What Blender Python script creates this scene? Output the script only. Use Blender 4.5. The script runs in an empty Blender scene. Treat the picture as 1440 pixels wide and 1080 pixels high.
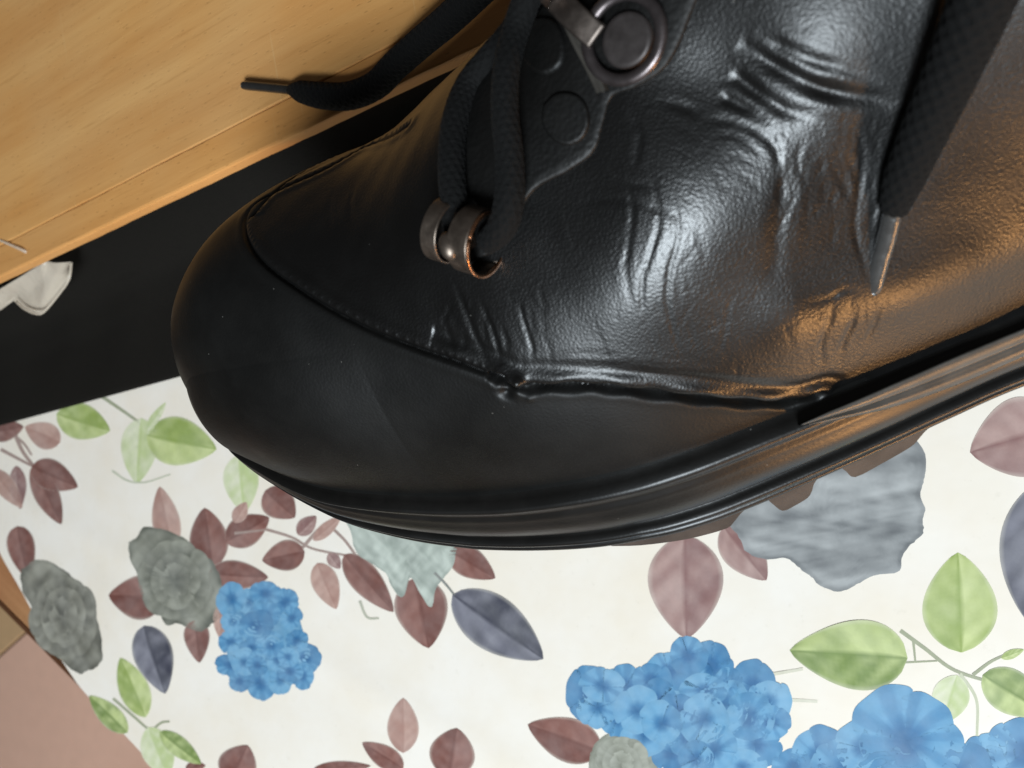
import bpy, math, random
import numpy as np
from mathutils import Matrix, Vector
from mathutils.bvhtree import BVHTree

random.seed(4); rng = np.random.default_rng(4)
S = 0.01                                   # everything below is written in centimetres
scn = bpy.context.scene
col = scn.collection

# ------------------------------------------------------------------ camera
F, CX, CY = 1200.0, 720.0, 540.0           # focal length and centre in photograph pixels
PITCH = math.radians(60.4)
sp_, cp_ = math.sin(PITCH), math.cos(PITCH)
ZT = 2.4                                   # table height in the solved frame (becomes z = 0)
CAM = np.array([cp_*33.0, 0.0, sp_*33.0 - ZT])
R = np.array([[sp_, 0, -cp_], [0, 1, 0], [cp_, 0, sp_]])      # rows: right, up, back
cd = bpy.data.cameras.new('camera'); cam = bpy.data.objects.new('camera', cd); col.objects.link(cam)
cd.sensor_width = 36; cd.lens = 36*F/1440; cd.clip_start = 0.005; cd.clip_end = 50
cm = Matrix.Identity(4)
for i in range(3):
    for j in range(3): cm[j][i] = R[i][j]
for i in range(3): cm[i][3] = CAM[i]*S
cam.matrix_world = cm
cd.dof.use_dof = True; cd.dof.focus_distance = 0.205; cd.dof.aperture_fstop = 22.0
scn.camera = cam

# ------------------------------------------------------------------ world, lamps, exposure
w = bpy.data.worlds.new('World'); scn.world = w; w.use_nodes = True
bg = w.node_tree.nodes['Background']; bg.inputs[0].default_value = (0.95, 0.9, 0.85, 1); bg.inputs[1].default_value = 0.055
def lamp(name, pos, target, size, size_y, power, colour):
    l = bpy.data.lights.new(name, 'AREA'); l.shape = 'RECTANGLE'; l.size = size; l.size_y = size_y
    l.energy = power; l.color = colour
    o = bpy.data.objects.new(name, l); col.objects.link(o); o.location = pos
    o.rotation_euler = (Vector(target)-Vector(pos)).to_track_quat('-Z', 'Y').to_euler()
    return o
lamp('window_light', (0.50, -0.86, 1.05), (0.05, 0, 0.05), 0.44, 0.36, 27.6, (0.84, 0.935, 1.0))
lamp('warm_room_lamp', (0.78, -0.80, -0.08), (0.14, 0, 0.1), 0.14, 0.06, 4.3, (1.0, 0.50, 0.18))
scn.view_settings.view_transform = 'Standard'; scn.view_settings.look = 'None'
scn.view_settings.exposure = 0.0; scn.view_settings.gamma = 1.0

# ------------------------------------------------------------------ helpers
def ray(px):
    px = np.asarray(px, float)
    d = np.stack([(px[..., 0]-CX)/F, -(px[..., 1]-CY)/F, -np.ones(px.shape[:-1])], -1) @ R
    return d/np.linalg.norm(d, axis=-1, keepdims=True)
def onz(px, z=0.0):
    d = ray(px); return CAM + d*((np.asarray(z)-CAM[2])/d[..., 2])[..., None]
def to_px(p):
    q = (np.asarray(p)-CAM) @ R.T
    return np.stack([CX+F*q[..., 0]/-q[..., 2], CY-F*q[..., 1]/-q[..., 2]], -1)
def srgb(r, g, b, k=1.0):
    f = lambda v: ((v/255)/12.92 if v/255 <= .04045 else ((v/255+.055)/1.055)**2.4)*k
    return np.array([f(r), f(g), f(b)])
def catmull(P, n):
    P = np.asarray(P, float); Q = np.vstack([2*P[0]-P[1], P, 2*P[-1]-P[-2]])
    m = len(P)-1; s = np.linspace(0, m, n); i = np.minimum(s.astype(int), m-1); t = (s-i)[:, None]
    a, b, c, d = Q[i], Q[i+1], Q[i+2], Q[i+3]
    return .5*(2*b+(c-a)*t+(2*a-5*b+4*c-d)*t**2+(3*b-a-3*c+d)*t**3)
def empty(name, loc, label=None, cat=None, group=None):
    o = bpy.data.objects.new(name, None); col.objects.link(o); o.empty_display_size = .02
    o.location = np.asarray(loc)*S
    tag(o, label, cat, group); return o
def tag(o, label=None, cat=None, group=None, kind=None):
    if label: o['label'] = label
    if cat: o['category'] = cat
    if group: o['group'] = group
    if kind: o['kind'] = kind
    return o
def mk(name, V, Fc, mat, parent=None, smooth=True, cols=None, uv=None):
    V = np.asarray(V, float)
    if parent is None: off = np.zeros(3)
    else:
        off = np.zeros(3); p = parent
        while p is not None: off = off + np.array(p.location)/S; p = p.parent
    me = bpy.data.meshes.new(name); me.from_pydata(((V-off)*S).tolist(), [], [tuple(map(int, f)) for f in Fc])
    me.materials.append(mat)
    if smooth: me.polygons.foreach_set('use_smooth', [True]*len(me.polygons))
    if cols is not None:
        a = me.color_attributes.new('Col', 'FLOAT_COLOR', 'POINT')
        c = np.ones((len(V), 4)); c[:, :3] = cols; a.data.foreach_set('color', c.ravel())
    if uv is not None:
        l = me.uv_layers.new(name='UVMap'); vi = np.zeros(len(me.loops), int); me.loops.foreach_get('vertex_index', vi)
        l.data.foreach_set('uv', np.asarray(uv)[vi].ravel())
    me.update()
    o = bpy.data.objects.new(name, me); col.objects.link(o)
    if parent is not None: o.parent = parent
    return o
def grid_faces(n, m, wrap=False):
    i, j = np.meshgrid(np.arange(n-1), np.arange(m if wrap else m-1), indexing='ij'); j2 = (j+1) % m
    return np.stack([i*m+j, (i+1)*m+j, (i+1)*m+j2, i*m+j2], -1).reshape(-1, 4)
def frame_along(P):
    T = np.gradient(P, axis=0); T /= np.linalg.norm(T, axis=1)[:, None]
    N = np.zeros_like(T); n = np.array([0, 0, 1.]) if abs(T[0][2]) < .9 else np.array([1., 0, 0])
    for i in range(len(T)):
        n = n-T[i]*(n@T[i]); n /= np.linalg.norm(n); N[i] = n
    return T, N, np.cross(T, N)

# ------------------------------------------------------------------ materials
def mat(name):
    m = bpy.data.materials.new(name); m.use_nodes = True; nt = m.node_tree
    return m, nt, nt.nodes['Principled BSDF']
def nd(nt, t, **kw):
    n = nt.nodes.new(t)
    for k, v in kw.items():
        if k in n.inputs.keys(): n.inputs[k].default_value = v
        else: setattr(n, k, v)
    return n
def noise(nt, scale, detail=3, rough=.55, vec=None):
    n = nd(nt, 'ShaderNodeTexNoise', Scale=scale, Detail=detail, Roughness=rough)
    if vec is not None: nt.links.new(vec, n.inputs['Vector'])
    return n
def coords(nt, scale=(1, 1, 1), rot=(0, 0, 0)):
    t = nd(nt, 'ShaderNodeTexCoord'); m = nd(nt, 'ShaderNodeMapping'); m.inputs['Scale'].default_value = scale
    m.inputs['Rotation'].default_value = rot
    nt.links.new(t.outputs['Object'], m.inputs['Vector']); return m.outputs['Vector']
def ramp(nt, src, stops):
    r = nd(nt, 'ShaderNodeValToRGB'); e = r.color_ramp.elements
    while len(e) < len(stops): e.new(.5)
    for k, (p, c) in enumerate(stops):
        e[k].position = p; e[k].color = (*c, 1) if len(c) == 3 else c
    nt.links.new(src, r.inputs[0]); return r.outputs[0]
def mixc(nt, fac, a, b, mode='MIX'):
    n = nd(nt, 'ShaderNodeMix', data_type='RGBA', blend_type=mode)
    for s, v in ((n.inputs[0], fac), (n.inputs[6], a), (n.inputs[7], b)):
        if hasattr(v, 'links'): nt.links.new(v, s)
        else: s.default_value = v if isinstance(v, (int, float)) else (*v, 1) if len(v) == 3 else v
    return n.outputs[2]
def math_(nt, op, a, b=None):
    n = nd(nt, 'ShaderNodeMath', operation=op)
    for s, v in ((n.inputs[0], a), (n.inputs[1], b)):
        if v is None: continue
        if hasattr(v, 'links'): nt.links.new(v, s)
        else: s.default_value = v
    return n.outputs[0]
def bump(nt, bs, layers):
    prev = None
    for h, dist, st in layers:
        b = nd(nt, 'ShaderNodeBump', Strength=st, Distance=dist); nt.links.new(h, b.inputs['Height'])
        if prev is not None: nt.links.new(prev, b.inputs['Normal'])
        prev = b.outputs[0]
    nt.links.new(prev, bs.inputs['Normal'])

def leather(name, base, rlo, rhi, grain, gdist, spec=.5, lump=.15):
    m, nt, bs = mat(name); v = coords(nt)
    vo = nd(nt, 'ShaderNodeTexVoronoi', feature='SMOOTH_F1', Scale=grain); nt.links.new(v, vo.inputs['Vector'])
    n0 = noise(nt, grain*1.1, 3, .6, v); n1 = noise(nt, 130, 3, .6, v); n2 = noise(nt, 28, 3, .55, v)
    h = math_(nt, 'ADD', vo.outputs['Distance'], math_(nt, 'MULTIPLY', n0.outputs[0], .35))
    bump(nt, bs, [(n1.outputs[0], .0006, lump), (h, gdist, .85)])
    nt.links.new(ramp(nt, n2.outputs[0], [(.35, (rlo,)*3), (.65, (rhi,)*3)]), bs.inputs['Roughness'])
    n3 = nd(nt, 'ShaderNodeTexVoronoi', feature='F1', Scale=190.); nt.links.new(v, n3.inputs['Vector'])
    sp = math_(nt, 'LESS_THAN', n3.outputs['Distance'], .028)
    c = mixc(nt, ramp(nt, n1.outputs[0], [(.4, (0, 0, 0)), (.7, (1, 1, 1))]), base, tuple(np.array(base)*1.7))
    nt.links.new(mixc(nt, math_(nt, 'MULTIPLY', sp, .25), c, (.35, .33, .3)), bs.inputs['Base Color'])
    bs.inputs['Specular IOR Level'].default_value = spec
    return m
M_vamp = leather('polished_leather', (.0026, .0025, .0024), .31, .40, 2200, .00006, .54, .01)
M_toe = leather('smooth_toe_leather', (.0034, .0033, .0030), .40, .56, 1900, .000035, .32, .03)
M_flap = leather('scuffed_leather', (.0036, .0034, .0031), .48, .66, 1200, .00012, .35, .12)
M_rub = leather('black_rubber', (.0052, .0048, .0044), .33, .42, 1600, .00002, .45, .01)
M_lug = leather('worn_rubber', (.036, .027, .022), .55, .7, 1300, .00006, .35, .05)
M_ins = leather('grey_rubber', (.040, .036, .031), .34, .44, 1600, .00002, .5, .01)

def lace_mat():
    m, nt, bs = mat('black_braided_cord')
    uvn = nd(nt, 'ShaderNodeUVMap'); n = noise(nt, 2600, 2, .6, coords(nt))
    w1 = nd(nt, 'ShaderNodeTexNoise', Scale=60.0); nt.links.new(uvn.outputs[0], w1.inputs['Vector'])
    nt.links.new(mixc(nt, n.outputs[0], (.0022, .0022, .0022), (.0058, .0056, .0054)), bs.inputs['Base Color'])
    bs.inputs['Roughness'].default_value = .85; bs.inputs['Specular IOR Level'].default_value = .2
    bs.inputs['Sheen Weight'].default_value = .02; bs.inputs['Sheen Roughness'].default_value = .5
    bs.inputs['Sheen Tint'].default_value = (.5, .5, .5, 1)
    bump(nt, bs, [(n.outputs[0], .0004, .6)]); return m
M_lace = lace_mat()
def simple(name, base, rough, metal=0., spec=.5, nscale=300, vary=.35, bd=.0002):
    m, nt, bs = mat(name); n = noise(nt, nscale, 4, .6, coords(nt))
    b = np.array(base)
    nt.links.new(mixc(nt, n.outputs[0], tuple(b*(1-vary)), tuple(b*(1+vary))), bs.inputs['Base Color'])
    nt.links.new(ramp(nt, n.outputs[0], [(.3, (rough*.8,)*3), (.7, (min(1, rough*1.25),)*3)]), bs.inputs['Roughness'])
    bs.inputs['Metallic'].default_value = metal; bs.inputs['Specular IOR Level'].default_value = spec
    bump(nt, bs, [(n.outputs[0], bd, .5)]); return m
M_cap = simple('tarnished_cap', (.055, .046, .044), .5, .5, .4, 420, .35, .0001)
M_hook = simple('worn_brass', (.20, .16, .13), .40, .9, .5, 420, .5, .0001)
M_metal = simple('antique_metal', (.12, .098, .085), .42, .9, .5, 420, .45, .0001)
M_glint = simple('painted_warm_glint', (.62, .33, .19), .26, 1., .5, 400, .2, .0001)
M_ring = simple('gunmetal', (.13, .11, .11), .33, .85, .5, 400, .4, .0001)
M_aglet = simple('dark_aglet', (.02, .019, .018), .3, 0, .6, 500, .3)
M_sheath = simple('clear_sheath', (.05, .048, .046), .28, 0, .7, 500, .3)

def cloth_mat():
    m, nt, bs = mat('black_woven_cloth'); v = coords(nt)
    n = noise(nt, 1500, 3, .6, v); n2 = noise(nt, 18, 3, .5, v)
    nt.links.new(mixc(nt, n.outputs[0], (.006, .005, .004), (.016, .0138, .0112)), bs.inputs['Base Color'])
    bs.inputs['Roughness'].default_value = .9; bs.inputs['Specular IOR Level'].default_value = .12
    bump(nt, bs, [(n2.outputs[0], .002, .3), (n.outputs[0], .0004, .7)]); return m
M_cloth = cloth_mat()

def wood_mat(name, lo, hi, ang, seed):
    m, nt, bs = mat(name); tc = nd(nt, 'ShaderNodeTexCoord')
    rt = nd(nt, 'ShaderNodeMapping'); rt.inputs['Rotation'].default_value = (0, 0, -ang); rt.inputs['Location'].default_value = (seed, seed*.3, 0)
    nt.links.new(tc.outputs['Object'], rt.inputs['Vector'])
    def st(sc):
        q = nd(nt, 'ShaderNodeMapping'); q.inputs['Scale'].default_value = sc; nt.links.new(rt.outputs[0], q.inputs['Vector']); return q.outputs[0]
    g1 = noise(nt, 1, 5, .6, st((6, 60, 60))); g2 = noise(nt, 1, 4, .55, st((14, 300, 300))); g3 = noise(nt, 7, 4, .55, rt.outputs[0])
    c = mixc(nt, ramp(nt, g1.outputs[0], [(.32, (0, 0, 0)), (.68, (1, 1, 1))]), tuple(lo), tuple(hi))
    c = mixc(nt, math_(nt, 'MULTIPLY', g2.outputs[0], .28), c, tuple(np.array(lo)*.75))
    # beech flecks: short dark dashes along the grain
    vo = nd(nt, 'ShaderNodeTexVoronoi', feature='F1', Scale=1.0); nt.links.new(st((210, 900, 900)), vo.inputs['Vector'])
    vo.inputs['Randomness'].default_value = 1
    fl = ramp(nt, vo.outputs['Distance'], [(.10, (1, 1, 1)), (.22, (0, 0, 0))])
    pick = ramp(nt, vo.outputs['Color'], [(.5, (0, 0, 0)), (.6, (1, 1, 1))])
    c = mixc(nt, math_(nt, 'MULTIPLY', math_(nt, 'MULTIPLY', fl, pick), .38), c, tuple(np.array(lo)*.32))
    c = mixc(nt, ramp(nt, g3.outputs[0], [(.48, (0, 0, 0)), (.72, (.55, .55, .55))]), c, tuple(srgb(206, 164, 112)))
    g4 = noise(nt, 1, 6, .65, st((45, 900, 900))); c = mixc(nt, ramp(nt, g4.outputs[0], [(.58, (0, 0, 0)), (.68, (.32, .32, .32))]), c, tuple(np.array(lo)*.62))
    g5 = noise(nt, 1, 2, .5, st((900, 16, 16))); c = mixc(nt, ramp(nt, g5.outputs[0], [(.70, (0, 0, 0)), (.74, (.3, .3, .3))]), c, tuple(srgb(222, 186, 132)))
    nt.links.new(c, bs.inputs['Base Color'])
    nt.links.new(ramp(nt, g3.outputs[0], [(.3, (.42,)*3), (.7, (.62,)*3)]), bs.inputs['Roughness'])
    bs.inputs['Specular IOR Level'].default_value = .35
    bump(nt, bs, [(g2.outputs[0], .0003, .4), (fl, -.0002, .3)]); return m

def vinyl(name, printed):
    m, nt, bs = mat(name); v = coords(nt)
    n = noise(nt, 22, 4, .6, v); n2 = noise(nt, 260, 4, .65, v); n3 = noise(nt, 70, 4, .6, v)
    if printed:
        a = nd(nt, 'ShaderNodeAttribute', attribute_name='Col')
        c = mixc(nt, ramp(nt, n3.outputs[0], [(.35, (0, 0, 0)), (.7, (.8, .8, .8))]), a.outputs['Color'],
                 mixc(nt, .12, a.outputs['Color'], (.9, .88, .84)))
        c = mixc(nt, ramp(nt, n2.outputs[0], [(.4, (0, 0, 0)), (.75, (.35, .35, .35))]), c, mixc(nt, .75, c, (.6, .6, .6), 'MULTIPLY'))
    else:
        c = mixc(nt, ramp(nt, n.outputs[0], [(.35, (0, 0, 0)), (.7, (1, 1, 1))]), tuple(srgb(252, 243, 232)), tuple(srgb(247, 234, 216)))
        c = mixc(nt, ramp(nt, n2.outputs[0], [(.62, (0, 0, 0)), (.8, (.22, .22, .22))]), c, tuple(srgb(190, 180, 160)))
    nt.links.new(c, bs.inputs['Base Color'])
    bs.inputs['Roughness'].default_value = .5; bs.inputs['Specular IOR Level'].default_value = .3
    bump(nt, bs, [(n.outputs[0], .0015, .25)]); return m
M_vin = vinyl('cream_oilcloth', False); M_print = vinyl('printed_oilcloth', True)

# ------------------------------------------------------------------ setting: floor, table
M_pink = simple('pink_floor', srgb(244, 198, 174), .55, 0, .3, 60, .05)
M_tan = simple('tan_floor', srgb(216, 178, 134), .55, 0, .3, 60, .08)
FZ = -30.0
fl = mk('floor', [(-300, -300, FZ-.4), (200, -300, FZ-.4), (200, 300, FZ-.4), (-300, 300, FZ-.4)], [(0, 1, 2, 3)], simple('floor_joint', srgb(120, 92, 76), .8), smooth=False)
tag(fl, kind='structure')
def slab(name, corners, z0, z1, m, parent=None, bevel=0.0):
    c = np.asarray(corners, float); ctr = c.mean(0); n = len(c)
    rings = [(c, z0), (c, z1-bevel)]
    if bevel: rings.append((c+(ctr-c)/np.linalg.norm(ctr-c, axis=1)[:, None]*bevel*1.4, z1))
    V = np.vstack([np.c_[q, np.full(n, z)] for q, z in rings])
    Fc = [tuple(range(n))[::-1], tuple(range((len(rings)-1)*n, len(rings)*n))]
    for k in range(len(rings)-1):
        for i in range(n): Fc.append((k*n+i, k*n+(i+1) % n, (k+1)*n+(i+1) % n, (k+1)*n+i))
    return mk(name, V, Fc, m, parent, smooth=False)
# tile joint runs through the photograph's lower left corner
j0 = onz((0, 921), FZ)[:2]; j1 = onz((36, 889), FZ)[:2]; jd = (j1-j0)/np.linalg.norm(j1-j0); jn = np.array([-jd[1], jd[0]])
if jn[1] < 0: jn = -jn
for a in range(-3, 3):
    for b in range(-2, 2):
        o = j0+jd*(a*60-20)+jn*(b*60)
        cs = [o+jd*.15+jn*.15, o+jd*59.85+jn*.15, o+jd*59.85+jn*59.85, o+jd*.15+jn*59.85]
        if np.cross(cs[1]-cs[0], cs[2]-cs[0]) < 0: cs = cs[::-1]
        slab('floor_tile', cs, FZ-.35, FZ, M_tan if b >= 0 else M_pink, fl, .1)

e0, e1 = onz((0, 850))[:2], onz((230, 1082))[:2]; ed = (e1-e0)/np.linalg.norm(e1-e0); en = np.array([-ed[1], ed[0]])
if en[0] < 0: en = -en                       # en points into the table
M_table = wood_mat('orange_table_wood', srgb(150, 98, 62), srgb(188, 134, 92), math.atan2(ed[1], ed[0]), 3.1)
M_tedge = simple('dark_table_edge', srgb(92, 58, 36), .5, 0, .4, 80, .2)
tcs = [e0-ed*30, e0+ed*60, e0+ed*60+en*85, e0-ed*30+en*85]
if np.cross(tcs[1]-tcs[0], tcs[2]-tcs[0]) < 0: tcs = tcs[::-1]
tctr = np.mean(tcs, 0)
table = empty('table', (*tctr, FZ), 'orange brown wooden table under the floral oilcloth, its far edge showing', 'table')
slab('table_top', tcs, -2.2, -.12, M_table, table, .12)
ecs = [e0-ed*30-en*.02, e0+ed*60-en*.02, e0+ed*60-en*.28, e0-ed*30-en*.28]
if np.cross(ecs[1]-ecs[0], ecs[2]-ecs[0]) < 0: ecs = ecs[::-1]
slab('edge_band', ecs, -2.25, -.16, M_tedge, table)
for i, (a, b) in enumerate(((-24, 6), (54, 6), (54, 79), (-24, 79))):
    o = e0+ed*a+en*b; q = [o-ed*2-en*2, o+ed*2-en*2, o+ed*2+en*2, o-ed*2+en*2]
    if np.cross(q[1]-q[0], q[2]-q[0]) < 0: q = q[::-1]
    slab('leg', q, FZ, -2.2, M_table, table)

# ------------------------------------------------------------------ oilcloth sheet with its print
def sheet_z(x, y):
    return .05*np.sin(x*.21+y*.13+1)+.04*np.sin(x*.11-y*.31+.5)+.02*np.sin(x*.6+y*.45)+.012*np.sin(y*.9-x*.3)+.06*np.exp(-((x*.5+y*.87+19.5)/.8)**2)*np.exp(-((x+22)/6)**2)+.04*np.exp(-((x*.8-y*.6-14)/.9)**2)*np.exp(-((y+10)/7)**2)+.05*np.exp(-((x*.25+y*.97+13)/.8)**2)
EDGE_PX = [(-60, 640), (-25, 720), (0, 778), (25, 822), (60, 884), (98, 944), (118, 972), (160, 1017), (232, 1092), (300, 1160), (420, 1275)]
def make_sheet():
    E = np.vstack([e0-ed*26+en*2.0, e0-ed*14+en*1.6, onz(EDGE_PX)[:, :2], e0+ed*58+en*.1]); E = catmull(E, 320)
    inner = en*75
    n, m = 320, 320; V = []
    for i in range(n):
        for k in np.linspace(0, 1, m)**1.2:
            p = E[i]+inner*k+ed*0; V.append((*p, 0))
    V = np.array(V); V[:, 2] = sheet_z(V[:, 0], V[:, 1])
    V[:, 2] -= 0.0
    return V, grid_faces(n, m)
V, Fc = make_sheet()
sheet_root = empty('oilcloth', (0, -5, 0), 'cream oilcloth printed with blue flowers and mauve and green leaves, spread on the table', 'oilcloth')
mk('sheet', V, Fc, M_vin, sheet_root)
layer = [0]
def decal(name, P2, faces, cols, under=False):
    """P2: photograph pixels of a flat printed shape -> mesh lying on the sheet"""
    W = onz(P2); layer[0] += 1
    W[:, 2] = sheet_z(W[:, 0], W[:, 1])+.007+.00002*layer[0]
    mk(name, W, faces, M_print, sheet_root, cols=np.clip(cols, 0, 1))
def fbm(p, f, seed=0):
    o = np.zeros(len(p)); r = np.random.default_rng(seed)
    for k in range(5):
        d = r.normal(size=2); d /= np.linalg.norm(d); ph = r.uniform(0, 6.28); ff = f*(1.0+.7*k)
        o += np.sin((p@d)*ff+ph+2*np.sin((p@d[::-1])*ff*.6+ph*2))/(1+.5*k)
    return o/2.5
MAUVE = (srgb(120, 76, 68), srgb(156, 112, 102)); PALEM = (srgb(178, 138, 126), srgb(204, 168, 154))
GREEN = (srgb(154, 172, 92), srgb(212, 220, 154)); PALEG = (srgb(196, 208, 146), srgb(234, 233, 202))
NAVY = (srgb(72, 72, 84), srgb(140, 138, 148)); ROSE = (srgb(144, 106, 102), srgb(188, 156, 148)); OLIVE = (srgb(126, 146, 78), srgb(204, 214, 146))
def leaf(base, tip, width, pal, shape=.85, curve=0., seed=None, pale_half=1):
    base, tip = np.array(base, float), np.array(tip, float); ax = tip-base; L = np.linalg.norm(ax); ax /= L; nr = np.array([-ax[1], ax[0]])
    seed = int(abs(base[0]*7+tip[1]*13)) if seed is None else seed
    nt_, ns = 26, 15; t = np.linspace(0, 1, nt_); s = np.linspace(-1, 1, ns)
    wt = np.sin(np.pi*t**shape)**.72*(1-.12*t); wt[-1] = 0; wt[0] = max(wt[0], .02)
    P = []; C = []
    for i in range(nt_):
        for j in range(ns):
            c = base+ax*L*t[i]+nr*(wt[i]*width*.5*s[j]+curve*L*math.sin(math.pi*t[i])); P.append(c)
            side = s[j]*pale_half > 0
            k = (.62 if side else .22)+.16*(1-abs(s[j]))*(1 if side else -.3)
            vein = .5+.5*math.sin(t[i]*24-abs(s[j])*7)
            k += .22*(vein-.5)-(.38 if abs(s[j]) < .06 else 0)-.05*(abs(s[j]) > .93)-.25*(t[i] > .93)
            C.append(k)
    P = np.array(P); C = np.array(C)+.40*fbm(P/width*2.2, 2.6, seed)
    C = np.clip(C, 0, 1)[:, None]; cl = pal[0]*(1-C)+pal[1]*C
    rim = np.tile((np.abs(s) > .99), nt_)[:, None]; cl = np.where(rim, cl*.7+srgb(247, 238, 222)*.3, cl)
    decal('printed_leaf', P, grid_faces(nt_, ns), cl)
def stem(pts, wpx, c):
    p = catmull(pts, 24); T = np.gradient(p, axis=0); T /= np.linalg.norm(T, axis=1)[:, None]; nr = np.stack([-T[:, 1], T[:, 0]], 1)
    wv = wpx*.5*np.linspace(1, .7, 24)[:, None]
    V = np.stack([p-nr*wv, p+nr*wv], 1).reshape(-1, 2)
    decal('printed_stem', V, grid_faces(24, 2), np.tile(c, (48, 1)))
rosette = []
def petal(c, ang, r0, r1, wid, lo, hi, seed, sq):
    d = np.array([math.cos(ang), math.sin(ang)])*sq; e = np.array([-math.sin(ang), math.cos(ang)])*sq
    m, k_ = 18, 9; P = []; C = []
    for i in range(m):
        a = math.pi*i/(m-1)-math.pi/2
        for j in range(k_):
            f = j/(k_-1); rr = r0+(r1-r0)*f*(.55+.45*math.cos(a))
            P.append(c+d*rr+e*wid*math.sin(a)*(.35+.65*f)*.5); C.append(.18+.62*f**1.5-.25*(f > .97)+.08*math.sin(a*6+seed))
    P = np.array(P); C = np.clip(np.array(C)+.3*fbm(P, .09, seed), 0, 1)[:, None]
    decal('printed_petal', P, grid_faces(m, k_), lo*(1-C)+hi*C)
def petals(c, q, lo, hi, seed, n=13):
    r_ = np.random.default_rng(seed); ext = np.abs(q-c).max(0)*.86
    for lay, (f0, f1, nn) in enumerate(((.42, .9, n), (.18, .62, 8), (0., .36, 5))):
        for i in range(nn):
            a = 2*math.pi*(i+.5*lay)/nn+r_.uniform(-.15, .15); t = r_.uniform(-.12, .12)
            petal(c, a, f0, f1*r_.uniform(.9, 1.05), 2*math.pi*f1/nn*1.5, lo*(1+t), hi*(1+t), seed*31+i+lay*50, ext)
def bloom(poly, lo, hi, seed, freq=.055, streak=None):
    """a large grey watercolour bloom with a ragged rim"""
    poly = np.array(poly, float); c = poly.mean(0); q = catmull(np.vstack([poly, poly[:1]]), 141)[:-1]
    r_ = np.random.default_rng(seed)
    q = c+(q-c)*(1+.012*np.sin(np.arange(140)*.41+seed)+.010*np.sin(np.arange(140)*.73+seed*2)+.012*np.convolve(np.pad(r_.normal(size=140),2,'wrap'),np.ones(5)/5,'valid')*2)[:, None]
    rings = np.linspace(0, 1, 26)[1:]; P = [c]
    for k in rings: P += list(c+(q-c)*k)
    P = np.array(P); D = np.r_[0, np.repeat(rings, 140)]
    X = P.copy()
    if streak: X = X*np.array(streak)
    k = .5+.36*fbm(X, freq, seed)+.22*fbm(X, freq*2.7, seed+1)+.12*np.sin(D*17+3*fbm(X, freq*.8, seed+3))-.16*(D > .95)
    k = np.clip(k, 0, 1)[:, None]; cl = lo*(1-k)+hi*k
    n = 140; Fc = [(0, 1+i, 1+(i+1) % n) for i in range(n)]
    rosette.append((c, q, lo, hi, seed))
    for a in range(24):
        for i in range(n): Fc.append((1+a*n+i, 1+(a+1)*n+i, 1+(a+1)*n+(i+1) % n, 1+a*n+(i+1) % n))
    decal('printed_bloom', P, Fc, cl)
BL_D, BL_M, BL_L = srgb(58, 114, 162), srgb(108, 164, 202), srgb(138, 186, 216)
def floret(c, r, seed, n=4, squash=(1, 1), rot=None):
    r_ = np.random.default_rng(seed); rot = r_.uniform(0, 6) if rot is None else rot
    m = 20; V = [np.array(c, float)]; C = [BL_D*.9]
    Fc = []; tone = r_.uniform(-.2, .2)
    for p in range(n):
        a = rot+p*2*math.pi/n; d = np.array([math.cos(a), math.sin(a)]); e = np.array([-d[1], d[0]])
        pt = r_.uniform(-.18, .18); rr = r*r_.uniform(.85, 1.12); wid = rr*r_.uniform(.86, 1.05)*math.tan(math.pi/n)*(.98 if n > 4 else .86); b = len(V)
        for k in range(m+1):
            ph = math.pi*(k/m)-math.pi/2
            for f in (.25, .5, .78, 1.):
                q = d*rr*f*(.62+.38*math.cos(ph)+.015*math.sin(k*.9+seed))*1.0+e*wid*f*.82*math.sin(ph)
                V.append(np.array(c)+q*np.array(squash))
                t = np.clip((.15 if f < .3 else .62+.12*f)+tone+.10*math.sin(ph*5+seed)*f+pt, 0, 1)
                cc = BL_D*(1-t)+BL_M*t if t < .7 else BL_M*(1-(t-.7)/.5)+BL_L*((t-.7)/.5)
                C.append(cc*(0.93 if f == 1. else 1))
        for k in range(m):
            Fc.append((0, b+k*4, b+(k+1)*4))
            for f in range(3): Fc.append((b+k*4+f, b+k*4+f+1, b+(k+1)*4+f+1, b+(k+1)*4+f))
    decal('printed_floret', np.array(V), Fc, np.array(C))

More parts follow.
